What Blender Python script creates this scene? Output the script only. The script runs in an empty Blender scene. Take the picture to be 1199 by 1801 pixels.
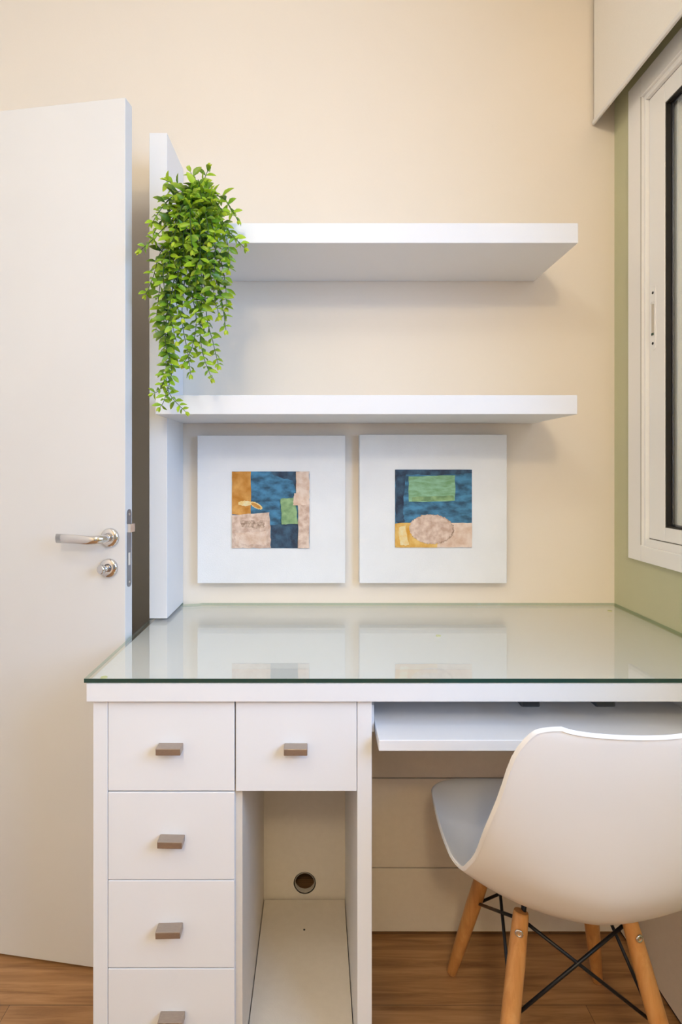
import bpy, bmesh, math, random
from mathutils import Vector, Matrix

random.seed(7)
C = bpy.context.scene.collection
SC = bpy.context.scene
PI = math.pi

# ------------------------------------------------------------------ camera
EYE = 1.21
cam = bpy.data.cameras.new('camera')
cam.sensor_fit = 'VERTICAL'
cam.sensor_height = 36.0
cam.lens = 960.0 / 1801.0 * 36.0
cam.shift_x = 42.5 / 1801.0
cam.shift_y = -75.5 / 1801.0
cam.clip_start = 0.02
camo = bpy.data.objects.new('camera', cam)
camo.location = (0, 0, EYE)
camo.rotation_euler = (PI / 2, 0, 0)
C.objects.link(camo)
SC.camera = camo

# ------------------------------------------------------------------ view, world, lights
SC.view_settings.view_transform = 'Standard'
SC.view_settings.look = 'None'
SC.view_settings.gamma = 1.0
SC.view_settings.use_curve_mapping = False
SC.view_settings.exposure = 0.03

world = bpy.data.worlds.new('world')
SC.world = world
world.use_nodes = True
wb = world.node_tree.nodes['Background']
wb.inputs[0].default_value = (0.62, 0.78, 1.0, 1)
wb.inputs[1].default_value = 0.25

def area(name, loc, target, sx, sy, power, col, spread=PI):
    l = bpy.data.lights.new(name, 'AREA')
    l.shape = 'RECTANGLE'
    l.size = sx; l.size_y = sy
    l.energy = power; l.color = col; l.spread = spread
    o = bpy.data.objects.new(name, l)
    o.location = loc
    d = Vector(target) - Vector(loc)
    o.rotation_euler = d.to_track_quat('-Z', 'Y').to_euler()
    C.objects.link(o)
    return o

def globe(name, loc, radius, power, col):
    l = bpy.data.lights.new(name, 'POINT'); l.shadow_soft_size = radius; l.energy = power; l.color = col
    o = bpy.data.objects.new(name, l); o.location = loc; C.objects.link(o); return o

# globe lamp over the middle of the room, an added unseen fill globe further back, daylight through the near half of the window
globe('ceiling_lamp_light', (-0.38, -0.05, 2.56), 0.11, 14, (1, 0.99, 0.92))
globe('rear_fill_light', (-0.1, -1.5, 2.56), 0.11, 54, (1, 0.845, 0.575))
area('window_daylight', (1.30, -0.05, 1.70), (-0.4, 0.85, 1.0), 1.15, 1.10, 52, (0.33, 0.56, 1.0))

# ------------------------------------------------------------------ materials
def mat(name, col, rough=0.5, metal=0.0, spec=0.5, coat=0.0):
    m = bpy.data.materials.new(name); m.use_nodes = True
    b = m.node_tree.nodes['Principled BSDF']
    b.inputs['Base Color'].default_value = (*col, 1)
    b.inputs['Roughness'].default_value = rough
    b.inputs['Metallic'].default_value = metal
    b.inputs['Specular IOR Level'].default_value = spec
    b.inputs['Coat Weight'].default_value = coat
    return m

def mottled(name, c1, c2, scale=8, rough=0.5, bump=0.0, bscale=200, detail=4, stretch=(1, 1, 1), spec=0.5, lo=0.35, hi=0.65, metal=0.0):
    m = mat(name, c1, rough, metal, spec)
    nt = m.node_tree; b = nt.nodes['Principled BSDF']
    tc = nt.nodes.new('ShaderNodeTexCoord'); mp = nt.nodes.new('ShaderNodeMapping')
    mp.inputs['Scale'].default_value = stretch
    nt.links.new(tc.outputs['Object'], mp.inputs['Vector'])
    n = nt.nodes.new('ShaderNodeTexNoise'); n.inputs['Scale'].default_value = scale; n.inputs['Detail'].default_value = detail
    r = nt.nodes.new('ShaderNodeValToRGB')
    r.color_ramp.elements[0].position = lo; r.color_ramp.elements[0].color = (*c1, 1)
    r.color_ramp.elements[1].position = hi; r.color_ramp.elements[1].color = (*c2, 1)
    nt.links.new(mp.outputs[0], n.inputs['Vector'])
    nt.links.new(n.outputs['Fac'], r.inputs[0])
    nt.links.new(r.outputs[0], b.inputs['Base Color'])
    if bump:
        n2 = nt.nodes.new('ShaderNodeTexNoise'); n2.inputs['Scale'].default_value = bscale; n2.inputs['Detail'].default_value = 3
        nt.links.new(mp.outputs[0], n2.inputs['Vector'])
        bp = nt.nodes.new('ShaderNodeBump'); bp.inputs['Strength'].default_value = bump; bp.inputs['Distance'].default_value = 0.002
        nt.links.new(n2.outputs['Fac'], bp.inputs['Height'])
        nt.links.new(bp.outputs[0], b.inputs['Normal'])
    return m

M = {}
M['cream_wall'] = mottled('cream wall paint', (0.90, 0.80, 0.68), (0.91, 0.81, 0.69), 3, 0.75, 0.06, 180, spec=0.2)
M['green_wall'] = mottled('sage green wall paint', (0.57, 0.56, 0.36), (0.60, 0.59, 0.385), 3, 0.7, 0.08, 150, spec=0.25)
M['ceiling'] = mat('white ceiling paint', (0.88, 0.86, 0.82), 0.8)
M['lacquer'] = mottled('white lacquered board', (0.865, 0.855, 0.86), (0.88, 0.87, 0.875), 4, 0.36, spec=0.4)
M['inner'] = mottled('white laminate in warm shade tone', (0.83, 0.74, 0.63), (0.85, 0.76, 0.65), 60, 0.5, 0.15, 400, spec=0.3)  # white board, the dim warm shade under the desk put into its colour
M['door'] = mottled('white door paint', (0.74, 0.72, 0.70), (0.76, 0.74, 0.72), 3, 0.42, 0.03, 60, spec=0.35)
M['frame'] = mat('white window aluminium', (0.94, 0.92, 0.89), 0.35, 0, 0.5)
M['shutter'] = mat('cream shutter', (0.84, 0.78, 0.68), 0.5)
M['blind'] = mottled('cream roller blind fabric', (0.90, 0.85, 0.77), (0.92, 0.87, 0.79), 300, 0.85, 0.2, 900, spec=0.1)
M['rail'] = mat('white blind bottom rail', (0.82, 0.79, 0.75), 0.4)
M['black'] = mat('black rubber seal and floor gap', (0.012, 0.010, 0.008), 0.6)
M['black_metal'] = mat('black painted steel', (0.012, 0.012, 0.014), 0.35, 0.3)
M['black_plastic'] = mat('black plastic', (0.02, 0.024, 0.03), 0.4)
M['chrome'] = mat('polished chrome', (0.72, 0.70, 0.69), 0.10, 1.0)
M['steel'] = mat('brushed lock steel', (0.27, 0.28, 0.32), 0.3, 1.0)
M['nickel'] = mottled('brushed nickel knob', (0.42, 0.35, 0.30), (0.46, 0.39, 0.33), 120, 0.38, 0.1, 900, metal=0.85, stretch=(1, 8, 8))
M['chair_plastic'] = mat('white polypropylene', (0.84, 0.80, 0.76), 0.33, 0, 0.45)
M['dark_gap'] = mat('dark hole', (0.02, 0.018, 0.015), 0.9)
M['canvas'] = mottled('white gessoed canvas', (0.87, 0.865, 0.86), (0.90, 0.895, 0.89), 12, 0.7, 0.25, 500, spec=0.2)
M['bumper'] = mat('clear greenish bumper', (0.70, 0.74, 0.30), 0.15, 0, 0.6)
M['stem'] = mat('plant stem', (0.05, 0.09, 0.03), 0.6)
def wood_mat(name, cols, scale=1.0, stretch=(1, 1, 1), rough=0.4, plank=None, seam=True):
    m = bpy.data.materials.new(name); m.use_nodes = True
    nt = m.node_tree; b = nt.nodes['Principled BSDF']; b.inputs['Roughness'].default_value = rough
    tc = nt.nodes.new('ShaderNodeTexCoord'); mp = nt.nodes.new('ShaderNodeMapping')
    mp.inputs['Scale'].default_value = stretch
    nt.links.new(tc.outputs['Object'], mp.inputs['Vector'])
    vec = mp.outputs[0]
    if plank:
        br = nt.nodes.new('ShaderNodeTexBrick')
        br.inputs['Scale'].default_value = 1.0
        br.inputs['Brick Width'].default_value = plank[0]; br.inputs['Row Height'].default_value = plank[1]
        br.inputs['Mortar Size'].default_value = 0.0008; br.inputs['Mortar Smooth'].default_value = 0.2
        br.inputs['Color1'].default_value = (0.1, 0.1, 0.1, 1); br.inputs['Color2'].default_value = (0.9, 0.9, 0.9, 1)
        br.inputs['Mortar'].default_value = (0.5, 0.5, 0.5, 1)
        br.offset = 0.37
        nt.links.new(tc.outputs['Object'], br.inputs['Vector'])
        sc = nt.nodes.new('ShaderNodeVectorMath'); sc.operation = 'SCALE'; sc.inputs['Scale'].default_value = 9.0
        nt.links.new(br.outputs['Color'], sc.inputs[0])
        ad = nt.nodes.new('ShaderNodeVectorMath'); ad.operation = 'ADD'
        nt.links.new(mp.outputs[0], ad.inputs[0]); nt.links.new(sc.outputs[0], ad.inputs[1])
        vec = ad.outputs[0]
    n = nt.nodes.new('ShaderNodeTexNoise'); n.inputs['Scale'].default_value = scale; n.inputs['Detail'].default_value = 7
    n.inputs['Roughness'].default_value = 0.62; n.inputs['Distortion'].default_value = 0.7
    nt.links.new(vec, n.inputs['Vector'])
    r = nt.nodes.new('ShaderNodeValToRGB')
    r.color_ramp.elements[0].position = 0.30; r.color_ramp.elements[0].color = (*cols[0], 1)
    r.color_ramp.elements[1].position = 0.70; r.color_ramp.elements[1].color = (*cols[2], 1)
    e = r.color_ramp.elements.new(0.5); e.color = (*cols[1], 1)
    nt.links.new(n.outputs['Fac'], r.inputs[0])
    out = r.outputs[0]
    if plank:
        mx = nt.nodes.new('ShaderNodeMix'); mx.data_type = 'RGBA'; mx.blend_type = 'MULTIPLY'; mx.inputs[0].default_value = 1.0
        r2 = nt.nodes.new('ShaderNodeValToRGB')
        r2.color_ramp.elements[0].color = (0.86, 0.85, 0.84, 1); r2.color_ramp.elements[1].color = (1.08, 1.06, 1.04, 1)
        nt.links.new(br.outputs['Color'], r2.inputs[0])
        nt.links.new(out, mx.inputs[6]); nt.links.new(r2.outputs[0], mx.inputs[7])
        mx2 = nt.nodes.new('ShaderNodeMix'); mx2.data_type = 'RGBA'; mx2.blend_type = 'MIX'
        nt.links.new(br.outputs['Fac'], mx2.inputs[0]); nt.links.new(mx.outputs[2], mx2.inputs[6])
        mx2.inputs[7].default_value = (0.13, 0.07, 0.035, 1)
        out = mx2.outputs[2]
    nt.links.new(out, b.inputs['Base Color'])
    bp = nt.nodes.new('ShaderNodeBump'); bp.inputs['Strength'].default_value = 0.15; bp.inputs['Distance'].default_value = 0.001
    nt.links.new(n.outputs['Fac'], bp.inputs['Height']); nt.links.new(bp.outputs[0], b.inputs['Normal'])
    return m

M['floor'] = wood_mat('oak laminate floor', [(0.24, 0.11, 0.042), (0.40, 0.205, 0.083), (0.54, 0.30, 0.135)], 2.6, (1.4, 22, 1), 0.42, plank=(1.3, 0.19))
M['beech'] = wood_mat('beech chair leg', [(0.52, 0.22, 0.06), (0.62, 0.29, 0.09), (0.70, 0.36, 0.13)], 6, (9, 9, 1.2), 0.35)

def glass_mat(name, tint, gloss=1.0, ior=1.5):
    m = bpy.data.materials.new(name); m.use_nodes = True
    nt = m.node_tree; nt.nodes.clear()
    o = nt.nodes.new('ShaderNodeOutputMaterial')
    t = nt.nodes.new('ShaderNodeBsdfTransparent'); t.inputs[0].default_value = (*tint, 1)
    g = nt.nodes.new('ShaderNodeBsdfGlossy'); g.inputs['Roughness'].default_value = 0.0
    g.inputs['Color'].default_value = (gloss, gloss, gloss, 1)
    f = nt.nodes.new('ShaderNodeFresnel')
    geo = nt.nodes.new('ShaderNodeNewGeometry')          # the same interface seen from inside the thin sheet
    mr = nt.nodes.new('ShaderNodeMapRange'); mr.inputs['To Min'].default_value = ior; mr.inputs['To Max'].default_value = 1.0 / ior
    nt.links.new(geo.outputs['Backfacing'], mr.inputs['Value']); nt.links.new(mr.outputs[0], f.inputs['IOR'])
    mx = nt.nodes.new('ShaderNodeMixShader')
    nt.links.new(f.outputs[0], mx.inputs[0]); nt.links.new(t.outputs[0], mx.inputs[1]); nt.links.new(g.outputs[0], mx.inputs[2])
    nt.links.new(mx.outputs[0], o.inputs[0])
    return m
M['glass'] = glass_mat('clear desk glass', (0.996, 0.999, 0.975))
M['lamp_glow'] = glass_mat('clear lamp globe', (0.98, 0.97, 0.95))
M['pane'] = glass_mat('window glass', (0.97, 0.98, 0.97))
M['glass_side'] = glass_mat('pale green glass side edge', (0.62, 0.76, 0.68), 0.6)
M['glass_edge'] = mat('dark green polished glass edge', (0.012, 0.055, 0.042), 0.12, 0, 0.8)

# ------------------------------------------------------------------ mesh helpers
def add_box(bm, x0, x1, y0, y1, z0, z1, bev=0.0, mi=0, rot=None):
    vs = [bm.verts.new((x, y, z)) for x in (x0, x1) for y in (y0, y1) for z in (z0, z1)]
    fs = []
    for q in ((0, 1, 3, 2), (4, 6, 7, 5), (0, 4, 5, 1), (2, 3, 7, 6), (0, 2, 6, 4), (1, 5, 7, 3)):
        f = bm.faces.new([vs[i] for i in q]); f.material_index = mi; fs.append(f)
    if bev > 0:
        es = list({e for f in fs for e in f.edges})
        bmesh.ops.bevel(bm, geom=es, offset=bev, segments=2, profile=0.5, affect='EDGES', clamp_overlap=True)
    return vs

def box(x0, x1, y0, y1, z0, z1, bev=0.0):
    bm = bmesh.new(); add_box(bm, x0, x1, y0, y1, z0, z1, bev); return bm

def add_tube(bm, pts, radii, seg=12, caps=True, squash=None, mi=0):
    pts = [Vector(p) for p in pts]
    if not isinstance(radii, (list, tuple)): radii = [radii] * len(pts)
    rings = []
    prev = None
    for i, p in enumerate(pts):
        a = pts[max(i - 1, 0)]; b = pts[min(i + 1, len(pts) - 1)]
        t = (b - a).normalized()
        if prev is None:
            ref = Vector((0, 0, 1)) if abs(t.z) < 0.9 else Vector((1, 0, 0))
            n = t.cross(ref).normalized()
        else:
            n = (prev - t * prev.dot(t)).normalized()
        prev = n
        b2 = t.cross(n).normalized()
        ring = []
        for k in range(seg):
            a_ = 2 * PI * k / seg
            sq = squash[i] if squash else (1, 1)
            ring.append(bm.verts.new(p + n * math.cos(a_) * radii[i] * sq[0] + b2 * math.sin(a_) * radii[i] * sq[1]))
        rings.append(ring)
    for i in range(len(rings) - 1):
        for k in range(seg):
            f = bm.faces.new((rings[i][k], rings[i][(k + 1) % seg], rings[i + 1][(k + 1) % seg], rings[i + 1][k]))
            f.smooth = True; f.material_index = mi
    if caps:
        f = bm.faces.new(list(reversed(rings[0]))); f.material_index = mi
        f = bm.faces.new(rings[-1]); f.material_index = mi
    return rings

def add_disc(bm, c, axis, profile, seg=32, mi=0):
    """lathe: profile = [(radius, offset along axis)]"""
    c = Vector(c); axis = Vector(axis).normalized()
    ref = Vector((0, 0, 1)) if abs(axis.z) < 0.9 else Vector((1, 0, 0))
    n = axis.cross(ref).normalized(); b = axis.cross(n).normalized()
    rings = []
    for (r, h) in profile:
        rings.append([bm.verts.new(c + axis * h + (n * math.cos(2 * PI * k / seg) + b * math.sin(2 * PI * k / seg)) * max(r, 1e-5)) for k in range(seg)])
    for i in range(len(rings) - 1):
        for k in range(seg):
            f = bm.faces.new((rings[i][k], rings[i][(k + 1) % seg], rings[i + 1][(k + 1) % seg], rings[i + 1][k])); f.smooth = True; f.material_index = mi
    for r_, rev in ((rings[0], True), (rings[-1], False)):
        f = bm.faces.new(list(reversed(r_)) if rev else r_); f.material_index = mi

def add_prism(bm, poly, f3, d, mi=0):
    """poly 2D list, f3 maps (a,b,h)->Vector, thickness d"""
    lo = [bm.verts.new(f3(a, b, 0)) for a, b in poly]
    hi = [bm.verts.new(f3(a, b, d)) for a, b in poly]
    n = len(poly)
    bm.faces.new(lo).material_index = mi; bm.faces.new(hi).material_index = mi
    for i in range(n):
        bm.faces.new((lo[i], lo[(i + 1) % n], hi[(i + 1) % n], hi[i])).material_index = mi

def root_offset(o):
    v = Vector((0, 0, 0))
    while o is not None:
        v += o.location; o = o.parent
    return v

def obj(name, bm, mats, parent=None, origin=None, local=False, smooth=False):
    """link one mesh object; bm is in world coordinates unless local"""
    if not local:
        off = root_offset(parent) if parent is not None else Vector((0, 0, 0))
        if origin is not None: off = off * 0 + Vector(origin)
        elif parent is None:
            xs = [v.co for v in bm.verts]
            off = Vector(((min(v.x for v in xs) + max(v.x for v in xs)) / 2, (min(v.y for v in xs) + max(v.y for v in xs)) / 2, min(v.z for v in xs)))
        bmesh.ops.translate(bm, verts=bm.verts, vec=-off)
    else:
        off = Vector((0, 0, 0))
    bmesh.ops.recalc_face_normals(bm, faces=bm.faces)
    me = bpy.data.meshes.new(name); bm.to_mesh(me); bm.free()
    if not isinstance(mats, (list, tuple)): mats = [mats]
    for m in mats: me.materials.append(m)
    if smooth:
        for p in me.polygons: p.use_smooth = True
    o = bpy.data.objects.new(name, me)
    C.objects.link(o)
    if parent is not None: o.parent = parent
    elif not local: o.location = off
    return o

def tag(o, label=None, cat=None, group=None, kind=None):
    if label: o['label'] = label
    if cat: o['category'] = cat
    if group: o['group'] = group
    if kind: o['kind'] = kind
    return o

def thing(name, loc, label=None, cat=None, group=None, kind=None, rz=0):
    o = bpy.data.objects.new(name, None); o.empty_display_size = 0.1
    o.location = loc; o.rotation_euler = (0, 0, rz); C.objects.link(o)
    return tag(o, label, cat, group, kind)

# ------------------------------------------------------------------ room
XL, XR, YB, YF, ZC = -1.32, 0.896, 1.644, -2.6, 2.72
def struct(name, bm, m, label, cat):
    return tag(obj(name, bm, m), label, cat, kind='structure')
struct('floor', box(XL - .12, XR + .12, YF - .12, YB + .12, -.08, 0), M['floor'], 'brown oak laminate floor laid in long planks', 'floor')
struct('ceiling', box(XL - .12, XR + .12, YF - .12, YB + .12, ZC, ZC + .08), M['ceiling'], 'plain white ceiling above the room', 'ceiling')
struct('wall_back', box(XL - .12, XR + .12, YB, YB + .12, 0, ZC), M['cream_wall'], 'warm cream painted wall behind the shelves', 'wall')
struct('wall_left', box(XL - .12, XL, YF, YB, 0, ZC), M['cream_wall'], 'cream wall on the hinge side of the open door', 'wall')
bm = bmesh.new()                                       # wall behind the viewer with a glazed door made up for daylight from behind
add_box(bm, XL - .12, -1.08, YF - .12, YF, 0, ZC)
add_box(bm, .68, XR + .12, YF - .12, YF, 0, ZC)
add_box(bm, -1.08, .68, YF - .12, YF, 2.18, ZC)
struct('wall_front', bm, M['cream_wall'], 'cream wall at the far end of the room behind the viewer', 'wall')
bd = thing('added_rear_door', (-.2, YF - .06, 0), 'added white framed glazed door, made up to let in light behind the viewer', 'door', kind='structure')
for xa, xb in ((-1.078, -.2), (-.2, .678)):
    bm = bmesh.new()
    add_box(bm, xa, xa + .06, YF - .09, YF - .05, .001, 2.178); add_box(bm, xb - .06, xb, YF - .09, YF - .05, .001, 2.178)
    add_box(bm, xa + .06, xb - .06, YF - .09, YF - .05, .001, .08); add_box(bm, xa + .06, xb - .06, YF - .09, YF - .05, 2.10, 2.178)
    sf = obj('door_frame', bm, M['frame'], bd)
    obj('glass_pane', box(xa + .06, xb - .06, YF - .072, YF - .068, .08, 2.10), M['pane'], sf)
WY0, WY1, WZ0, WZ1 = -0.74, 1.515, 0.985, 2.245      # window opening in the right wall
bm = bmesh.new()
add_box(bm, XR, XR + .12, WY1, YB, 0, ZC)
add_box(bm, XR, XR + .12, YF, WY0, 0, ZC)
add_box(bm, XR, XR + .12, WY0, WY1, 0, WZ0)
add_box(bm, XR, XR + .12, WY0, WY1, WZ1, ZC)
struct('wall_right', bm, M['green_wall'], 'sage green painted wall around the window', 'wall')

# window ------------------------------------------------------------
win = thing('window_1', (XR, 0.6, 0.95), 'white aluminium sliding window in the green wall', 'window', kind='structure')
FX = 0.885
def ring_frame(bm, x0, x1, oy0, oy1, oz0, oz1, wl, wr, wb_, wt, bev=0.0015):
    add_box(bm, x0, x1, oy1 - wl, oy1, oz0, oz1, bev)                  # far jamb (left in view)
    add_box(bm, x0, x1, oy0, oy0 + wr, oz0, oz1, bev)
    add_box(bm, x0, x1, oy0 + wr, oy1 - wl, oz0, oz0 + wb_, bev)
    add_box(bm, x0, x1, oy0 + wr, oy1 - wl, oz1 - wt, oz1, bev)
bm = bmesh.new()
ring_frame(bm, FX, XR - .0005, -0.78, 1.553, 0.958, 2.283, .062, .062, .043, .056)
obj('casing', bm, M['frame'], win)
bm = bmesh.new()
ring_frame(bm, XR - .003, XR + .10, WY0 + .001, 1.504, 1.000, 2.229, .020, .020, .020, .014)
obj('window_frame', bm, M['frame'], win)
def sash(y0, y1, x0, x1, name, z0=1.022, z1=2.214, seal=True, w=.066, wb_=.036, wt=.052):
    bm = bmesh.new()
    ring_frame(bm, x0, x1, y0, y1, z0, z1, w - .001, w, wb_, wt)
    s = obj(name, bm, M['frame'], win)
    if seal:
        bm = bmesh.new()
        ring_frame(bm, x0 + .002, x1, y0 + w, y1 - w, z0 + wb_, z1 - wt, .004, .004, .004, .004, 0)
        obj('rubber_seal', bm, M['black'], s)
        bm = bmesh.new()
        ring_frame(bm, x1 - .007, x1 - .0045, y0 + w + .003, y1 - w - .003, z0 + wb_ + .003, z1 - wt - .003, .006, .006, .006, .006, 0)
        obj('seal_lip', bm, M['steel'], s)
    obj('glass_pane', box(x1 - .004, x1 - .001, y0 + w, y1 - w, z0 + wb_, z1 - wt), M['pane'], s)
    return s
sa = sash(0.62, 1.4838, .9035, .925, 'sash')
sash(-0.73, 0.70, .932, .952, 'sash', seal=True)
# narrow fixed profile seen through the far sash
obj('inner_profile', box(.928, .952, 1.404, 1.4835, 1.021, 2.214, .002), M['frame'], win)
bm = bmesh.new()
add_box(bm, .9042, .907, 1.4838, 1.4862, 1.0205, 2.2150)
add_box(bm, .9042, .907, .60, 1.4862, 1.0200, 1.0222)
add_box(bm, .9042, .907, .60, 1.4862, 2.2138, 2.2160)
obj('sash_gap_line', bm, mat('dark sash gap tone', (0.16, 0.14, 0.11), 0.8), win)  # dark gap between frame and sash put in as a thin strip
obj('groove_shadow_line', box(.8843, .8853, 1.4895, 1.4915, 1.003, 2.226), mat('grey groove shadow', (0.42, 0.38, 0.32), 0.8), win)  # raised strip, shadow of the groove put in as grey colour
# recessed finger pull of the far sash
bm = bmesh.new()
yc, zc = 1.449, 1.458
def oval(cy, z0, z1, r, n=10):
    pts = []
    for k in range(n + 1): a = PI * k / n; pts.append((cy + r * math.cos(a), z1 - r + r * math.sin(a)))
    for k in range(n + 1): a = PI + PI * k / n; pts.append((cy + r * math.cos(a), z0 + r + r * math.sin(a)))
    return pts
add_prism(bm, oval(1.4645, 1.528, 1.702, .0100), lambda a, b, h: Vector((.9035 - h, a, b)), .0022)
pl = obj('finger_pull', bm, M['frame'], sa)
bm = bmesh.new(); add_box(bm, .9006, .9012, 1.4595, 1.4695, 1.568, 1.655, 0.0)
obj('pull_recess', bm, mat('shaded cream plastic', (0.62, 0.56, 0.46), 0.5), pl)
obj('pull_lip', box(.898, .9015, 1.4590, 1.4700, 1.652, 1.658, .001), M['rail'], pl)
for z in (1.683, 1.547):
    bm = bmesh.new(); add_disc(bm, (.9013, 1.4645, z), (-1, 0, 0), [(.0036, 0), (.0036, .001)], 12)
    obj('screw', bm, M['dark_gap'], pl)
bm = bmesh.new(); add_box(bm, .8992, .9012, 1.4600, 1.4690, 1.569, 1.575, .0005); obj('latch_slot', bm, mat('green slot', (.03, .07, .04), .5), pl)
# roll-down shutter outside the far half of the window
bm = bmesh.new()
for k in range(27):
    z = 1.0 + k * .0465
    add_box(bm, .972, .984, 0.66, 1.50, z, z + .0455, .004)
obj('shutter', bm, M['shutter'], win)

# roller blind -------------------------------------------------------
bl = thing('roller_blind', (0.83, 0.7, 2.24), 'cream roller blind pulled part way down above the window', 'blind')
obj('blind_fabric', box(.8292, .8308, -.30, 1.633, 2.2555, 2.66), M['blind'], bl)
obj('bottom_rail', box(.8260, .8340, -.30, 1.6405, 2.2425, 2.2560, .003), M['rail'], bl)
bm = bmesh.new(); add_tube(bm, [(.845, -.30, 2.675), (.845, 1.633, 2.675)], .024, 20); obj('roller_tube', bm, M['rail'], bl)
for y in (-.31, 1.633):
    obj('bracket', box(.82, .896, y, y + .008, 2.65, 2.72, .001), M['rail'], bl)

# ------------------------------------------------------------------ door
A0 = Vector((-0.4575, 1.304, 0))                      # free edge, front corner
ang = math.radians(8.6)
door = thing('door_1', (A0.x, A0.y, 0.0), 'open white door leaf standing in front of the back wall', 'door', kind='structure', rz=-ang)
# local frame: -x towards the hinge, -y towards the viewer
DT = 0.034
obj('door_leaf', box(-.84, 0, 0, DT, .008, 2.098, .0012), M['door'], door, local=True)
# lever
hz = 1.046
lv = thing('door_handle', (0, 0, 0)); lv.parent = door
bm = bmesh.new(); add_disc(bm, (-.038, 0, hz), (0, -1, 0), [(.0225, 0), (.0225, .005), (.0205, .0075), (.012, .009)], 32)
obj('rosette', bm, M['chrome'], lv, local=True)
bm = bmesh.new()
N = 22; pts = []; rad = []; sq = []
path = [(-.038, -.005, hz), (-.038, -.022, hz), (-.041, -.036, hz), (-.052, -.044, hz - .001), (-.070, -.046, hz - .002), (-.095, -.046, hz), (-.120, -.045, hz + .0005), (-.150, -.043, hz + .001)]
rr = [.0095, .0095, .0100, .0100, .0105, .0108, .0108, .0108]
sqs = [(1, 1), (1, 1), (.95, 1), (.75, 1), (.5, 1), (.42, 1), (.40, 1), (.40, 1)]
rings = add_tube(bm, path, rr, 16, True, sqs)
# make the flat direction face the viewer
lev = obj('lever', bm, M['chrome'], lv, local=True)
# turn-knob rosette below
lk = thing('lock_rosette', (0, 0, 0)); lk.parent = door
bm = bmesh.new(); add_disc(bm, (-.041, 0, hz - .073), (0, -1, 0), [(.0225, 0), (.0225, .005), (.0205, .0075), (.010, .0085)], 32)
obj('rosette', bm, M['chrome'], lk, local=True)
bm = bmesh.new()
add_disc(bm, (-.041, -.006, hz - .073), (-.35, -1, 0), [(.007, 0), (.007, .014)], 16)
add_disc(bm, (-.046, -.019, hz - .073), (-.35, -1, 0), [(.0105, 0), (.0115, .003), (.0115, .008), (.0095, .010)], 24)
obj('thumb_turn', bm, M['chrome'], lk, local=True)
# lock face plate on the door edge
bm = bmesh.new()
add_prism(bm, [(a, b) for a, b in oval(DT / 2 + .001, .925, 1.113, .0105)], lambda a, b, h: Vector((h, a, b)), .0012)
lp = obj('lock_plate', bm, M['steel'], door, local=True)
bm = bmesh.new()
add_prism(bm, [(.007, 1.058), (.029, 1.058), (.029, 1.078), (.007, 1.078)], lambda a, b, h: Vector((h, a, b)), .010)
obj('latch_bolt', bm, M['chrome'], lp, local=True)
bm = bmesh.new(); add_box(bm, .0013, .0016, .012, .022, .978, 1.008); obj('deadbolt', bm, M['chrome'], lp, local=True)
for z in (1.101, .937):
    bm = bmesh.new(); add_disc(bm, (.0012, DT / 2 + .001, z), (1, 0, 0), [(.004, 0), (.003, .001)], 14); obj('screw', bm, M['chrome'], lp, local=True)

# ------------------------------------------------------------------ desk
YD = 1.048
desk = thing('desk', (0.2, 1.35, 0), 'white built-in desk with drawers, open niche and kneehole', 'desk')
B = .0012
obj('desktop', box(-.4435, .893, YD + .002, YB - .001, .762, .7975, B), M['lacquer'], desk)
YC = 1.061
obj('side_panel', box(-.435, -.4065, YC, YB - .004, 0, .762, B), M['lacquer'], desk)
obj('side_panel', box(.0785, .107, YC, YB - .004, 0, .762, B), M['lacquer'], desk)
obj('divider_panel', box(-.164, -.147, YC + .0185, YB - .004, 0, .762, .0006), M['inner'], desk)
obj('divider_panel', box(-.147, .0785, YC + .06, YB - .02, .580, .594, .0006), M['inner'], desk)
def drawer(x0, x1, z0, z1, kx, kz, ry, kw=.0238):
    d = obj('drawer', box(x0, x1, YC, YC + .018, z0, z1, .0009), M['lacquer'], desk)
    bm = bmesh.new()
    add_box(bm, x0 + .014, x1 - .014, YC + .0185, YC + .45, z0 + .02, z1 - .03)
    obj('drawer_box', bm, M['inner'], d)
    bm = bmesh.new()
    add_box(bm, kx - kw, kx + kw, YC - .0235, YC, kz - .0065, kz + .0065, .0012)
    bmesh.ops.rotate(bm, verts=bm.verts, cent=(kx, YC, kz), matrix=Matrix.Rotation(ry, 3, 'Y'))
    obj('knob', bm, M['nickel'], d)
rows = [(.5846, .7590), (.4122, .5815), (.2409, .4098), (.0690, .2382)]
kz = [.6715, .4940, .3225, .1505]
kxx = [-.2830, -.2800, -.2835, -.2795]
for (z0, z1), z, kx, ry in zip(rows, kz, kxx, (0, 0.02, -0.02, 0)):
    drawer(-.4055, -.1600, z0, z1, kx, z, ry)
drawer(-.1575, .0775, .5840, .7590, -.0405, .6710, 0, .0225)
obj('plinth', box(-.4065, -.164, YC + .03, YC + .045, 0, .066, .0005), M['lacquer'], desk)
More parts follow.
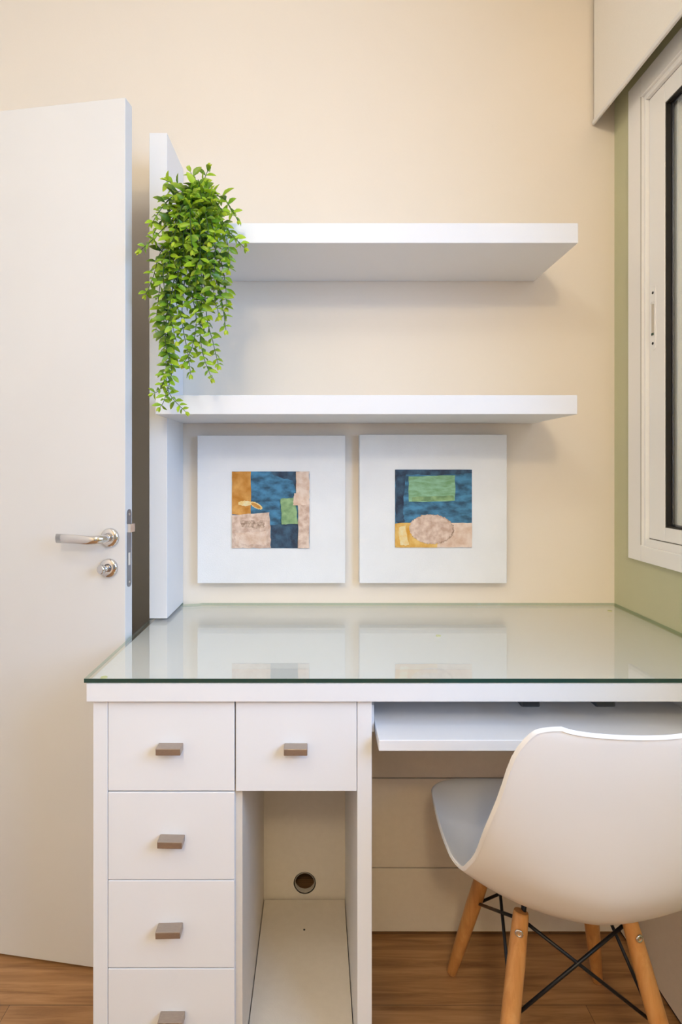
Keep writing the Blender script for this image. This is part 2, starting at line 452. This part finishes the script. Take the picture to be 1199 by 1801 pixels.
# niche: floor board, back panel with cable hole
obj('niche_floor', box(-.1452, .0767, YC + .015, 1.508, .004, .020, .0006), M['inner'], desk)
obj('niche_floor_gap', box(-.147, .0785, YC + .02, 1.508, .001, .003), M['dark_gap'], desk)
bm = bmesh.new(); add_disc(bm, (-.0325, 1.41, .0198), (0, 0, 1), [(.0028, 0), (.0028, .0004)], 12); obj('screw_hole', bm, M['dark_gap'], desk)
NY = 1.514
bm = bmesh.new()
hx, hzz, hr = -.0335, .0625, .0275
seg = 40
circ = [(hx + hr * math.cos(2 * PI * k / seg + PI / 4), hzz + hr * math.sin(2 * PI * k / seg + PI / 4)) for k in range(seg)]
def sqpt(k):
    a = 2 * PI * k / seg + PI / 4
    c, s = math.cos(a), math.sin(a)
    x0, x1, z0, z1 = -.147 - hx, .0785 - hx, .002 - hzz, .58 - hzz
    tx = (x1 / c) if c > 1e-9 else ((x0 / c) if c < -1e-9 else 1e9)
    tz = (z1 / s) if s > 1e-9 else ((z0 / s) if s < -1e-9 else 1e9)
    t = min(tx, tz)
    return (hx + t * c, hzz + t * s)
for y in (NY, NY + .015):
    inn = [bm.verts.new((a, y, b)) for a, b in circ]
    out = [bm.verts.new((*[sqpt(k)[0]], y, sqpt(k)[1])) for k in range(seg)]
    for k in range(seg):
        bm.faces.new((inn[k], inn[(k + 1) % seg], out[(k + 1) % seg], out[k]))
    if y == NY: first = inn
for k in range(seg):
    bm.faces.new((first[k], first[(k + 1) % seg], inn[(k + 1) % seg], inn[k]))
# close the two far corners missed by the radial grid
nb = obj('niche_back', bm, M['inner'], desk)
bm = bmesh.new()
add_disc(bm, (hx, NY - .0015, hzz), (0, 1, 0), [(hr + .003, 0), (hr + .003, .0015), (hr - .001, .0015)], 40)
bmesh.ops.delete(bm, geom=[f for f in bm.faces if len(f.verts) > 4], context='FACES')
obj('cable_grommet', bm, M['inner'], nb)
# kneehole back boards and right side panel
for z0, z1 in ((.010, .1735), (.1765, .4065), (.4095, .640)):
    obj('back_board', box(.107, .787, 1.416, 1.432, z0, z1, .001), M['inner'], desk)
obj('back_board', box(.107, .787, 1.434, 1.438, .0, .762), M['inner'], desk)
obj('side_panel', box(.787, .805, 1.10, 1.64, .012, .762, .001), M['inner'], desk)
obj('floor_gap_strip', box(.793, .803, 1.10, 1.64, 0, .012), M['black'], desk)  # dark gap under the side panel put in as a black strip
# keyboard tray
tr = thing('keyboard_tray', (.45, 1.2, .70)); tr.parent = desk; tr.location = tr.location - desk.location
obj('tray_board', box(.1166, .777, 1.027, 1.38, .679, .700, .0015), M['lacquer'], tr)
for x0, x1 in ((.1075, .1155), (.778, .7865)):
    obj('slide_rail', box(x0, x1, 1.10, 1.40, .680, .735, .001), M['lacquer'], tr)
for xa, xb in ((.3985, .4355), (.5440, .5820)):
    bm = bmesh.new()
    add_box(bm, xa, xb, 1.064, 1.094, .7455, .762, .003)
    add_box(bm, xa - .005, xb + .006, 1.070, 1.088, .7600, .7622, .0005)
    bmesh.ops.translate(bm, verts=bm.verts, vec=(0, 0, -.0005))
    cl = obj('mounting_clip', bm, M['black_plastic'], desk)

# glass top ------------------------------------------------------------
GL = -.447
bm = bmesh.new()
poly = [(GL, YD), (.894, YD), (.894, YB - .002), (-.345, YB - .002), (-.352, YB - .010), (-.375, YB - .014), (-.402, YB - .020), (-.402, YB - .002), (GL, YB - .002)]
z0, z1 = .7995, .8075
lo = [bm.verts.new((x, y, z0)) for x, y in poly]; hi = [bm.verts.new((x, y, z1)) for x, y in poly]
bm.faces.new(lo).material_index = 0; bm.faces.new(hi).material_index = 0
for i in range(len(poly)):
    bm.faces.new((lo[i], lo[(i + 1) % len(poly)], hi[(i + 1) % len(poly)], hi[i])).material_index = 1 if i == 0 else 2
gt = tag(obj('glass_top', bm, [M['glass'], M['glass_edge'], M['glass_side']], origin=(.2, 1.3, .7975)), 'clear glass sheet with dark green edge lying on the desk', 'glass top')
for x, y in ((-.420, YD + .030), (.3, YD + .3), (-.43, YB - .06), (.85, YB - .06), (.87, YD + .02)):
    bm = bmesh.new(); add_disc(bm, (x, y, .7975), (0, 0, 1), [(.0065, 0), (.0065, .002)], 20)
    obj('bumper', bm, M['bumper'], gt)

# ------------------------------------------------------------------ shelves
sh = thing('shelf_unit', (0, 1.55, .8085), 'white wall shelving with two thick shelves on a tall left upright', 'shelf')
YP = 1.466
obj('upright_panel', box(-.4500, -.4020, YP, YB - .001, .8085, 2.113, .0012), M['lacquer'], sh)
YS = 1.364
obj('shelf', box(-.4035, .653, YS, YB - .001, 1.775, 1.825, .0012), M['lacquer'], sh)
obj('shelf', box(-.4035, .651, YS, YB - .001, 1.347, 1.395, .0012), M['lacquer'], sh)

# ------------------------------------------------------------------ paintings
def paint(name, c1, c2, sc=45, st=(1, 1, 1), b=0.6):
    return mottled(name, c1, c2, sc, 0.65, b, 260, 6, st, 0.25, 0.36, 0.64)
def L(r, g, b):   # sRGB 0-255 to linear
    f = lambda c: ((c / 255 + .055) / 1.055) ** 2.4 if c > 10 else c / 255 / 12.92
    return (f(r), f(g), f(b))
P = {
 'ochre': paint('ochre paint', L(196, 128, 48), L(226, 168, 92), 30),
 'yellow': paint('yellow paint', L(222, 160, 62), L(238, 200, 120), 30),
 'cream': paint('cream paint stroke', L(240, 205, 130), L(240, 225, 180), 60),
 'blue': paint('blue paint', L(58, 88, 108), L(84, 144, 180), 30, (1, 1, 2)),
 'navy': paint('dark blue paint', L(52, 60, 76), L(72, 100, 122), 40),
 'sand': paint('sand paint', L(204, 170, 148), L(234, 212, 194), 60),
 'pinkish': paint('pale sand paint', L(220, 186, 160), L(238, 216, 198), 50),
 'green': paint('sage green paint', L(118, 150, 104), L(160, 190, 136), 50),
 'mint': paint('mint green paint', L(126, 168, 120), L(156, 200, 164), 35, (1, 1, 3)),
 'brown': paint('brown scratches', L(160, 130, 108), L(222, 194, 172), 160),
}
keys = list(P)
def rough_poly(pts, amp, n=7, seed=1):
    rnd = random.Random(seed); out = []
    for i in range(len(pts)):
        a = Vector(pts[i]); b = Vector(pts[(i + 1) % len(pts)])
        for k in range(n):
            p = a.lerp(b, k / n)
            out.append((p.x + rnd.uniform(-amp, amp), p.y + rnd.uniform(-amp, amp)))
    return out
def painting(x0, x1, z0, z1, ax0, ax1, az0, az1, patches, label):
    yf = 1.609
    t = thing('canvas_painting', ((x0 + x1) / 2, 1.64, z0), label, 'painting', 'square white canvases hung under the lower shelf')
    obj('canvas', box(x0, x1, yf, YB - .001, z0, z1, .0015), M['canvas'], t)
    art = None
    w, h = ax1 - ax0, az1 - az0
    bm = bmesh.new()
    base = patches[0][0]
    f3 = lambda a, b, hh: Vector((ax0 + a * w, yf - hh, az1 - b * h))
    add_prism(bm, [(0, 0), (1, 0), (1, 1), (0, 1)], f3, .0012, 0)
    art = obj('abstract_picture', bm, P[base], t)
    lvl = .0012
    for i, (m, pts, amp) in enumerate(patches[1:]):
        lvl += .00035
        bm = bmesh.new()
        pp = [(min(1, max(0, a)), min(1, max(0, b))) for a, b in rough_poly(pts, amp, 7, i + 3)]
        add_prism(bm, pp, f3, lvl, 0)
        obj('paint_patch', bm, P[m], art)
    return t
def ell(cx, cy, rx, ry, n=16, rot=0):
    out = []
    for k in range(n):
        a = 2 * PI * k / n
        x, y = rx * math.cos(a), ry * math.sin(a)
        out.append((cx + x * math.cos(rot) - y * math.sin(rot), cy + x * math.sin(rot) + y * math.cos(rot)))
    return out
def R4(a, b, c, d): return [(a, b), (c, b), (c, d), (a, d)]
painting(-.352, .0838, .873, 1.309, -.2498, -.0218, .977, 1.203, [
 ('blue',),
 ('navy', [(.50, .70), (.85, .68), (.85, 1), (.50, 1)], .008),
 ('navy', [(.50, 0), (.84, 0), (.84, .30), (.78, .12), (.55, .06)], .01),
 ('ochre', R4(0, 0, .245, .56), .004),
 ('cream', ell(.17, .415, .09, .035, 12), .006),
 ('cream', ell(.315, .445, .09, .035, 12, .5), .004),
 ('ochre', ell(.31, .445, .07, .022, 12, .5), .003),
 ('sand', [(0, .57), (.48, .535), (.50, .75), (.50, 1), (0, 1)], .006),
 ('brown', [(.10, .64), (.42, .64), (.42, .74), (.12, .73)], .01),
 ('pinkish', [(.04, .80), (.44, .78), (.45, .95), (.05, .94)], .01),
 ('green', [(.63, .355), (.82, .34), (.85, .68), (.64, .69)], .006),
 ('pinkish', R4(.83, 0, 1, .30), .006),
 ('sand', R4(.855, .42, 1, 1), .006),
 ('pinkish', [(.80, .29), (1, .285), (1, .425), (.79, .44)], .006),
], 'square white canvas, left of two, with abstract centre ochre at its top left')
painting(.1257, .560, .873, 1.3115, .2305, .4567, .979, 1.2085, [
 ('blue',),
 ('navy', [(0, 0), (.14, 0), (.10, .5), (.12, .68), (0, .68)], .01),
 ('navy', [(0, 0), (1, 0), (1, .05), (.4, .07), (0, .06)], .008),
 ('mint', [(.175, .085), (.78, .075), (.78, .40), (.18, .415)], .005),
 ('green', [(.22, .35), (.76, .33), (.76, .395), (.22, .405)], .006),
 ('pinkish', [(.60, .685), (1, .685), (1, 1), (.52, 1)], .003),
 ('yellow', [(0, .69), (.22, .68), (.30, .88), (.55, .95), (.545, 1), (0, 1)], .004),
 ('cream', [(.05, .74), (.13, .72), (.18, .97), (.06, .97)], .008),
 ('brown', ell(.475, .765, .292, .192, 18, .06), .008),
 ('sand', ell(.465, .762, .282, .184, 18, .06), .008),
], 'square white canvas, right of two, with mint rectangle above a sandy oval')

# ------------------------------------------------------------------ hanging plant
lm = bpy.data.materials.new('green plastic leaves'); lm.use_nodes = True
nt = lm.node_tree; b = nt.nodes['Principled BSDF']
at = nt.nodes.new('ShaderNodeAttribute'); at.attribute_name = 'leafcol'
nt.links.new(at.outputs['Color'], b.inputs['Base Color']); b.inputs['Roughness'].default_value = 0.38
b.inputs['Subsurface Weight'].default_value = 0.0
tr_ = nt.nodes.new('ShaderNodeBsdfTranslucent'); nt.links.new(at.outputs['Color'], tr_.inputs[0])
mxs = nt.nodes.new('ShaderNodeMixShader'); mxs.inputs[0].default_value = 0.25
nt.links.new(b.outputs[0], mxs.inputs[1]); nt.links.new(tr_.outputs[0], mxs.inputs[2])
nt.links.new(mxs.outputs[0], nt.nodes['Material Output'].inputs[0])

plant = thing('hanging_plant', (-.29, 1.33, 1.825), 'bushy green trailing artificial plant hanging over the upper shelf', 'plant')
rp = random.Random(11)
def W(u, v, Y):
    s = 960.0 / Y
    return Vector(((u - 557) / s, Y, EYE + (825 - v) / s))
DARK = (0.014, 0.085, 0.014); MID = (0.12, 0.37, 0.018); LIME = (0.38, 0.60, 0.02); YEL = (0.66, 0.68, 0.05)
def mixc(a, b, t): return tuple(a[i] * (1 - t) + b[i] * t for i in range(3))
def add_leaf(bm, cl, base, d, up, ln, wd, col):
    d = d.normalized(); side = d.cross(up).normalized(); n = side.cross(d).normalized()
    prof = [(0, .0), (.18, .55), (.42, 1.0), (.68, .85), (.88, .42), (1.0, 0)]
    mids, ls, rs = [], [], []
    for t, w in prof:
        drop = -n * (t * t) * ln * .10
        c = base + d * ln * t + drop
        mids.append(bm.verts.new(c))
        if 0 < w:
            lift = n * wd * w * .28
            ls.append(bm.verts.new(c + side * wd * w * .5 + lift)); rs.append(bm.verts.new(c - side * wd * w * .5 + lift))
        else: ls.append(None); rs.append(None)
    tip = mixc(col, YEL, .50)
    def fc(vs, t):
        f = bm.faces.new(vs); f.smooth = True
        cc = mixc(col, tip, t ** 2)
        for l in f.loops: l[cl] = (*cc, 1)
    for i in range(5):
        t = (i + .5) / 5
        for S, flip in ((ls, 0), (rs, 1)):
            q = [mids[i], mids[i + 1], S[i + 1], S[i]]
            q = [v for v in q if v is not None]
            if flip: q.reverse()
            fc(q, t)
def catmull(pts, n):
    out = []
    P_ = [pts[0]] + list(pts) + [pts[-1]]
    for i in range(1, len(P_) - 2):
        for k in range(n):
            t = k / n
            p0, p1, p2, p3 = P_[i - 1], P_[i], P_[i + 1], P_[i + 2]
            out.append(0.5 * ((2 * p1) + (-p0 + p2) * t + (2 * p0 - 5 * p1 + 4 * p2 - p3) * t * t + (-p0 + 3 * p1 - 3 * p2 + p3) * t ** 3))
    out.append(pts[-1])
    return out
def sprig(px, size=1.0, step=.0125, bright=0.0):
    ctrl = [W(*p) for p in px]
    line = catmull(ctrl, 10)
    cum = [0]
    for a, b_ in zip(line, line[1:]): cum.append(cum[-1] + (b_ - a).length)
    tot = cum[-1]
    bm = bmesh.new(); cl = bm.loops.layers.float_color.new('leafcol')
    s = .01; k = 0; a0 = rp.uniform(0, PI)
    while s < tot:
        i = max(j for j in range(len(cum)) if cum[j] <= s); i = min(i, len(line) - 2)
        t = (line[i + 1] - line[i]).normalized()
        p = line[i].lerp(line[i + 1], (s - cum[i]) / max(cum[i + 1] - cum[i], 1e-6))
        fr = s / tot
        ref = Vector((0, 1, 0)) if abs(t.y) < .9 else Vector((1, 0, 0))
        n1 = t.cross(ref).normalized(); n2 = t.cross(n1).normalized()
        az = a0 + (k % 2) * PI / 2 + rp.uniform(-.35, .35)
        for sg in (0, PI):
            rd = n1 * math.cos(az + sg) + n2 * math.sin(az + sg)
            d = t * rp.uniform(.15, .80) + rd
            ln = (.0300 - .012 * max(0, fr - .55) / .45) * size * rp.uniform(.75, 1.30)
            col = mixc(DARK, MID, rp.random() ** 1.3)
            if fr > .5: col = mixc(col, LIME, (fr - .5) * 1.5 * rp.uniform(.5, 1))
            if rp.random() < .28 + bright: col = mixc(col, LIME, rp.uniform(.5, 1))
            up = Vector((0, -1.0, .45)) + Vector((rp.uniform(-.6, .6), rp.uniform(-.3, .3), rp.uniform(-.45, .45)))
            if abs(d.normalized().dot(up.normalized())) > .95: up = up + Vector((.7, 0, .3))
            add_leaf(bm, cl, p, d, up, ln, ln * rp.uniform(.38, .52), col)
        s += step * rp.uniform(.8, 1.2) * (1.15 - .35 * fr); k += 1
    for dd in (Vector((.3, -.1, 0)), Vector((-.3, -.1, .1)), Vector((0, -.4, .1))):
        add_leaf(bm, cl, line[-1], (line[-1] - line[-3]).normalized() + dd, Vector((0, -1, .4)), +.014 * size, .0062 * size, mixc(LIME, YEL, rp.random() * .6))
    o = obj('sprig', bm, lm, plant)
    bm = bmesh.new(); add_tube(bm, line, [.0013 - .0006 * i / len(line) for i in range(len(line))], 5)
    obj('stem', bm, M['stem'], o)
H = (345, 345, 1.345)
strands = [
 [(350, 360, 1.345), (345, 325, 1.34), (335, 303, 1.33)],
 [(350, 360, 1.35), (358, 320, 1.35), (366, 298, 1.345)],
 [(345, 345, 1.36), (310, 325, 1.34), (292, 318, 1.32)],
 [(345, 345, 1.34), (305, 345, 1.30), (280, 372, 1.28), (268, 392, 1.28)],
 [(340, 350, 1.34), (300, 370, 1.30), (276, 400, 1.28), (268, 420, 1.28)],
 [(340, 360, 1.33), (300, 390, 1.28), (270, 420, 1.27), (246, 441, 1.27)],
 [(345, 345, 1.35), (385, 345, 1.31), (405, 365, 1.29), (418, 388, 1.28)],
 [(345, 350, 1.34), (380, 375, 1.30), (405, 410, 1.28), (430, 436, 1.27)],
 [(350, 350, 1.34), (385, 385, 1.29), (400, 430, 1.28), (402, 475, 1.28)],
 [(345, 340, 1.34), (330, 370, 1.27), (322, 420, 1.26), (325, 470, 1.27)],
 [(345, 340, 1.34), (350, 380, 1.27), (352, 430, 1.26), (350, 490, 1.27)],
 [(335, 350, 1.34), (310, 390, 1.28), (300, 430, 1.27), (298, 480, 1.28)],
 [(350, 345, 1.34), (370, 385, 1.28), (378, 430, 1.27), (376, 500, 1.28)],
 [(340, 345, 1.34), (322, 360, 1.27), (310, 395, 1.25), (306, 425, 1.25)],
 [(345, 345, 1.34), (358, 365, 1.27), (365, 395, 1.25), (368, 425, 1.25)],
 [(345, 345, 1.34), (335, 365, 1.26), (335, 400, 1.24), (338, 440, 1.24)],
 [(330, 400, 1.33), (285, 440, 1.30), (270, 485, 1.30), (256, 518, 1.30)],
 [(325, 400, 1.33), (290, 460, 1.30), (278, 530, 1.30), (274, 585, 1.30)],
 [(320, 410, 1.33), (300, 480, 1.29), (288, 560, 1.29), (298, 630, 1.29), (284, 680, 1.29), (270, 692, 1.29)],
 [(325, 410, 1.33), (308, 480, 1.29), (296, 570, 1.29), (292, 640, 1.29), (297, 690, 1.29), (326, 724, 1.29)],
 [(325, 410, 1.32), (305, 500, 1.28), (290, 590, 1.28), (302, 650, 1.28), (290, 700, 1.28), (282, 716, 1.28)],
 [(335, 410, 1.33), (325, 490, 1.29), (320, 560, 1.29), (330, 620, 1.29), (335, 658, 1.29)],
 [(335, 410, 1.32), (335, 500, 1.28), (345, 560, 1.28), (338, 610, 1.28), (322, 640, 1.28)],
 [(345, 410, 1.33), (355, 500, 1.29), (352, 570, 1.29), (356, 620, 1.29), (372, 665, 1.29)],
 [(350, 410, 1.33), (358, 490, 1.29), (364, 560, 1.29), (374, 600, 1.29), (384, 642, 1.29)],
 [(355, 410, 1.32), (372, 470, 1.28), (388, 520, 1.28), (397, 580, 1.28)],
 [(350, 400, 1.32), (366, 460, 1.27), (375, 510, 1.27), (385, 555, 1.27)],
 [(355, 400, 1.33), (385, 450, 1.29), (396, 500, 1.29), (398, 540, 1.29)],
 [(330, 400, 1.32), (318, 460, 1.27), (308, 520, 1.27), (320, 560, 1.27)],
 [(345, 420, 1.32), (345, 470, 1.27), (345, 520, 1.27), (356, 560, 1.27)],
 [(320, 400, 1.32), (292, 450, 1.28), (288, 500, 1.27), (300, 560, 1.27), (310, 600, 1.27)],
]
for k in range(16):                                  # short crown sprigs
    a = 2 * PI * k / 16 + rp.uniform(-.2, .2); R_ = rp.uniform(30, 66)
    u, v = 345 + R_ * math.cos(a) * .95, 362 + R_ * math.sin(a) * .75
    strands.append([(345 + rp.uniform(-12, 12), 348 + rp.uniform(-6, 10), 1.335), ((345 + u) / 2, (345 + v) / 2 - 10, 1.30), (u, v + 12, rp.uniform(1.255, 1.29))])
for i, st in enumerate(strands):
    sprig(st, 1.0 if i > 2 else 1.15, .0148, .15 if (i < 16 or i > 30) else 0.03)

# ------------------------------------------------------------------ chair
ch = thing('chair', (.478, 1.105, 0), 'white moulded plastic shell chair on splayed wooden legs at the desk', 'chair', rz=math.radians(-4.2))
# local coordinates: +y front of the seat, shell profile from front lip to top of the back
# (half width, centre y, centre z, rim y, rim z)
prof = [
 (.140, .213, .4560, .1980, .4600),
 (.176, .205, .4660, .1850, .4690),
 (.204, .180, .4690, .1550, .4770),
 (.220, .135, .4620, .1200, .4850),
 (.228, .080, .4500, .0750, .4970),
 (.230, .000, .4360, .0000, .5040),
 (.231, -.070, .4300, -.0700, .5150),
 (.230, -.130, .4360, -.1350, .5280),
 (.226, -.180, .4500, -.1650, .5300),
 (.2150, -.214, .4740, -.1930, .5340),
 (.2080, -.238, .5080, -.2130, .5560),
 (.1995, -.254, .5450, -.2330, .5870),
 (.1915, -.266, .6100, -.2560, .6390),
 (.1745, -.277, .6850, -.2740, .7040),
 (.1570, -.287, .7500, -.2870, .7730),
 (.1340, -.293, .7950, -.2925, .8090),
 (.1160, -.2942, .8040, -.2935, .8175),
 (.0920, -.2946, .8110, -.2938, .8200),
]
def interp(rows, n):
    out = []
    P_ = [rows[0]] + rows + [rows[-1]]
    for i in range(1, len(P_) - 2):
        for k in range(n):
            t = k / n
            out.append(tuple(0.5 * ((2 * b_) + (-a + c) * t + (2 * a - 5 * b_ + 4 * c - d) * t * t + (-a + 3 * b_ - 3 * c + d) * t ** 3) for a, b_, c, d in zip(P_[i - 1], P_[i], P_[i + 1], P_[i + 2])))
    out.append(rows[-1]); return out
rows_ = interp(prof, 3)
NU = 28
G = []; BK = []
for ri, r in enumerate(rows_):
    hw, cy, cz, ry, rz = r
    q = ri / (len(rows_) - 1)
    bk = min(1.0, max(0.0, (q - .48) / .22))           # 0 on the seat, 1 on the back
    hip = math.exp(-((q - .56) / .17) ** 2)            # the bowl is V-shaped where seat turns into back
    line = []
    for k in range(NU + 1):
        u = -1 + 2 * k / NU
        f = abs(u) ** (2.3 - .3 * bk - .68 * hip)
        w_ = .80 - .35 * hip
        x = hw * math.sin(u * PI / 2 * w_) / math.sin(PI / 2 * w_)
        line.append(Vector((x, cy + (ry - cy) * f, cz + (rz - cz) * f)))
    G.append(line); BK.append(bk)
n = len(G)
def lip(p, inner, ta, tb, bk):
    T = (tb - ta).normalized(); D = p - inner; D = (D - T * D.dot(T)).normalized()
    curl = Vector((0, -.0048 * bk, -.0035 * (1 - bk)))
    return p + D * .0035 + curl * .25, p + D * .0060 + curl
full = []
for i in range(n):
    a, b_ = max(i - 1, 0), min(i + 1, n - 1)
    l1, l2 = lip(G[i][0], G[i][1], G[a][0], G[b_][0], BK[i])
    r1, r2 = lip(G[i][-1], G[i][-2], G[a][-1], G[b_][-1], BK[i])
    full.append([l2, l1] + G[i] + [r1, r2])
t1, t2 = [], []
for k in range(NU + 1):
    a, b_ = max(k - 1, 0), min(k + 1, NU)
    p1, p2 = lip(G[-1][k], G[-2][k], G[-1][a], G[-1][b_], 1)
    t1.append(p1); t2.append(p2)
full.append([full[-1][0].lerp(t2[0], .5), full[-1][1].lerp(t1[0], .5)] + t1 + [full[-1][-2].lerp(t1[-1], .5), full[-1][-1].lerp(t2[-1], .5)])
full.append([full[-2][0].lerp(t2[0], .9), full[-2][0].lerp(t2[0], .95)] + t2 + [full[-2][-1].lerp(t2[-1], .95), full[-2][-1].lerp(t2[-1], .9)])
bm = bmesh.new()
grid = [[bm.verts.new(p) for p in l] for l in full]
for i in range(len(grid) - 1):
    for k in range(len(grid[0]) - 1):
        f = bm.faces.new((grid[i][k], grid[i][k + 1], grid[i + 1][k + 1], grid[i + 1][k])); f.smooth = True
shell = obj('seat_shell', bm, M['chair_plastic'], ch, local=True, smooth=True)
md = shell.modifiers.new('solid', 'SOLIDIFY'); md.thickness = .0065; md.offset = -1
md = shell.modifiers.new('bevel', 'BEVEL'); md.width = .002; md.segments = 2; md.limit_method = 'ANGLE'; md.angle_limit = math.radians(50)

ca, sa_ = math.cos(math.radians(4.2)), math.sin(math.radians(4.2))
def loc(x, y, z):   # world to chair local
    dx, dy = x - .478, y - 1.105
    return Vector((dx * ca - dy * sa_, dx * sa_ + dy * ca, z))
legs = {
 'fl': (loc(.385, 1.195, .385), loc(.323, 1.312, 0)),
 'fr': (loc(.580, 1.183, .385), loc(.663, 1.290, 0)),
 'rl': (loc(.378, 1.010, .392), loc(.300, .925, 0)),
 'rr': (loc(.570, 1.000, .392), loc(.652, .915, 0)),
}
def along(k, z):
    t, f = legs[k]; return f.lerp(t, z / t.z)
for k, (t, f) in legs.items():
    bm = bmesh.new()
    pts = [f.lerp(t, a) for a in (0, .012, .03, .25, .55, .8, .93, .985, 1)]
    add_tube(bm, pts, [.0095, .0115, .0120, .0145, .0165, .0160, .0145, .0138, .0125], 20)
    lg = obj('leg', bm, M['beech'], ch, local=True)
    # bolt on the outer face near the top
    c = f.lerp(t, .935)
    out = Vector((c.x, c.y, 0)); out = Vector((math.copysign(.35, c.x), math.copysign(1, c.y), 0)).normalized()
    bm = bmesh.new(); add_disc(bm, c + out * .0138, out, [(.0075, 0), (.0075, .002), (.006, .003), (.0035, .003), (.003, .0012)], 20)
    obj('bolt', bm, M['chrome'], lg, local=True)
bm = bmesh.new()
Rr = .0032
pairs = [('fl', 'fr'), ('rl', 'rr'), ('fl', 'rl'), ('fr', 'rr')]
for a, b_ in pairs:
    for p, q in ((a, b_), (b_, a)):
        s = along(p, .372); e = along(q, .225)
        inw = Vector((-s.x, -s.y, 0)).normalized() * .012
        inw2 = Vector((-e.x, -e.y, 0)).normalized() * .008
        add_tube(bm, [s + inw, e + inw2], Rr, 10)
obj('cross_brace', bm, M['black_metal'], ch, local=True)
bm = bmesh.new()
for k in legs:
    s = along(k, .352); t = along(k, .400)
    d = Vector((-s.x, -s.y, 0)).normalized()
    mid = t + d * .010
    # flat upright plate inside the leg, then a bar to the seat hub
    add_tube(bm, [s + d * .011, mid, mid + Vector((0, 0, .018)) + d * .02, Vector((mid.x * .35, mid.y * .35, .412))], .009, 8, True, [(1, .45)] * 4)
add_box(bm, -.05, .05, -.05, .05, .404, .414, .002)
obj('seat_bracket', bm, M['black_metal'], ch, local=True)
for x, y in ((-.06, .05), (.06, .05), (-.06, -.07), (.06, -.07)):
    bm = bmesh.new(); add_disc(bm, (x, y, .404), (0, 0, 1), [(.016, 0), (.016, .022)], 16)
    obj('shock_mount', bm, M['black_plastic'], ch, local=True)

# ------------------------------------------------------------------ ceiling lamps (above the frame, the rear one added for fill)
for (x, y, lab) in ((-.38, -.05, 'white globe ceiling lamp nearest the shelves'), (-.1, -1.5, 'added white globe for fill light at the far end of the room')):
    t = thing('ceiling_lamp', (x, y, ZC), lab, 'lamp')
    bm = bmesh.new(); add_disc(bm, (x, y, ZC), (0, 0, -1), [(.06, .0), (.06, .02), (.05, .028)], 32); obj('lamp_base', bm, M['rail'], t)
    bm = bmesh.new(); add_tube(bm, [(x, y, ZC - .02), (x, y, ZC - .075)], .012, 12); obj('lamp_stem', bm, M['rail'], t)
    bm = bmesh.new()
    add_disc(bm, (x, y, 2.56), (0, 0, 1), [(.125 * math.cos(a), .125 * math.sin(a)) for a in [(-PI / 2 + PI * k / 20) for k in range(21)]], 32)
    obj('lamp_globe', bm, M['lamp_glow'], t)
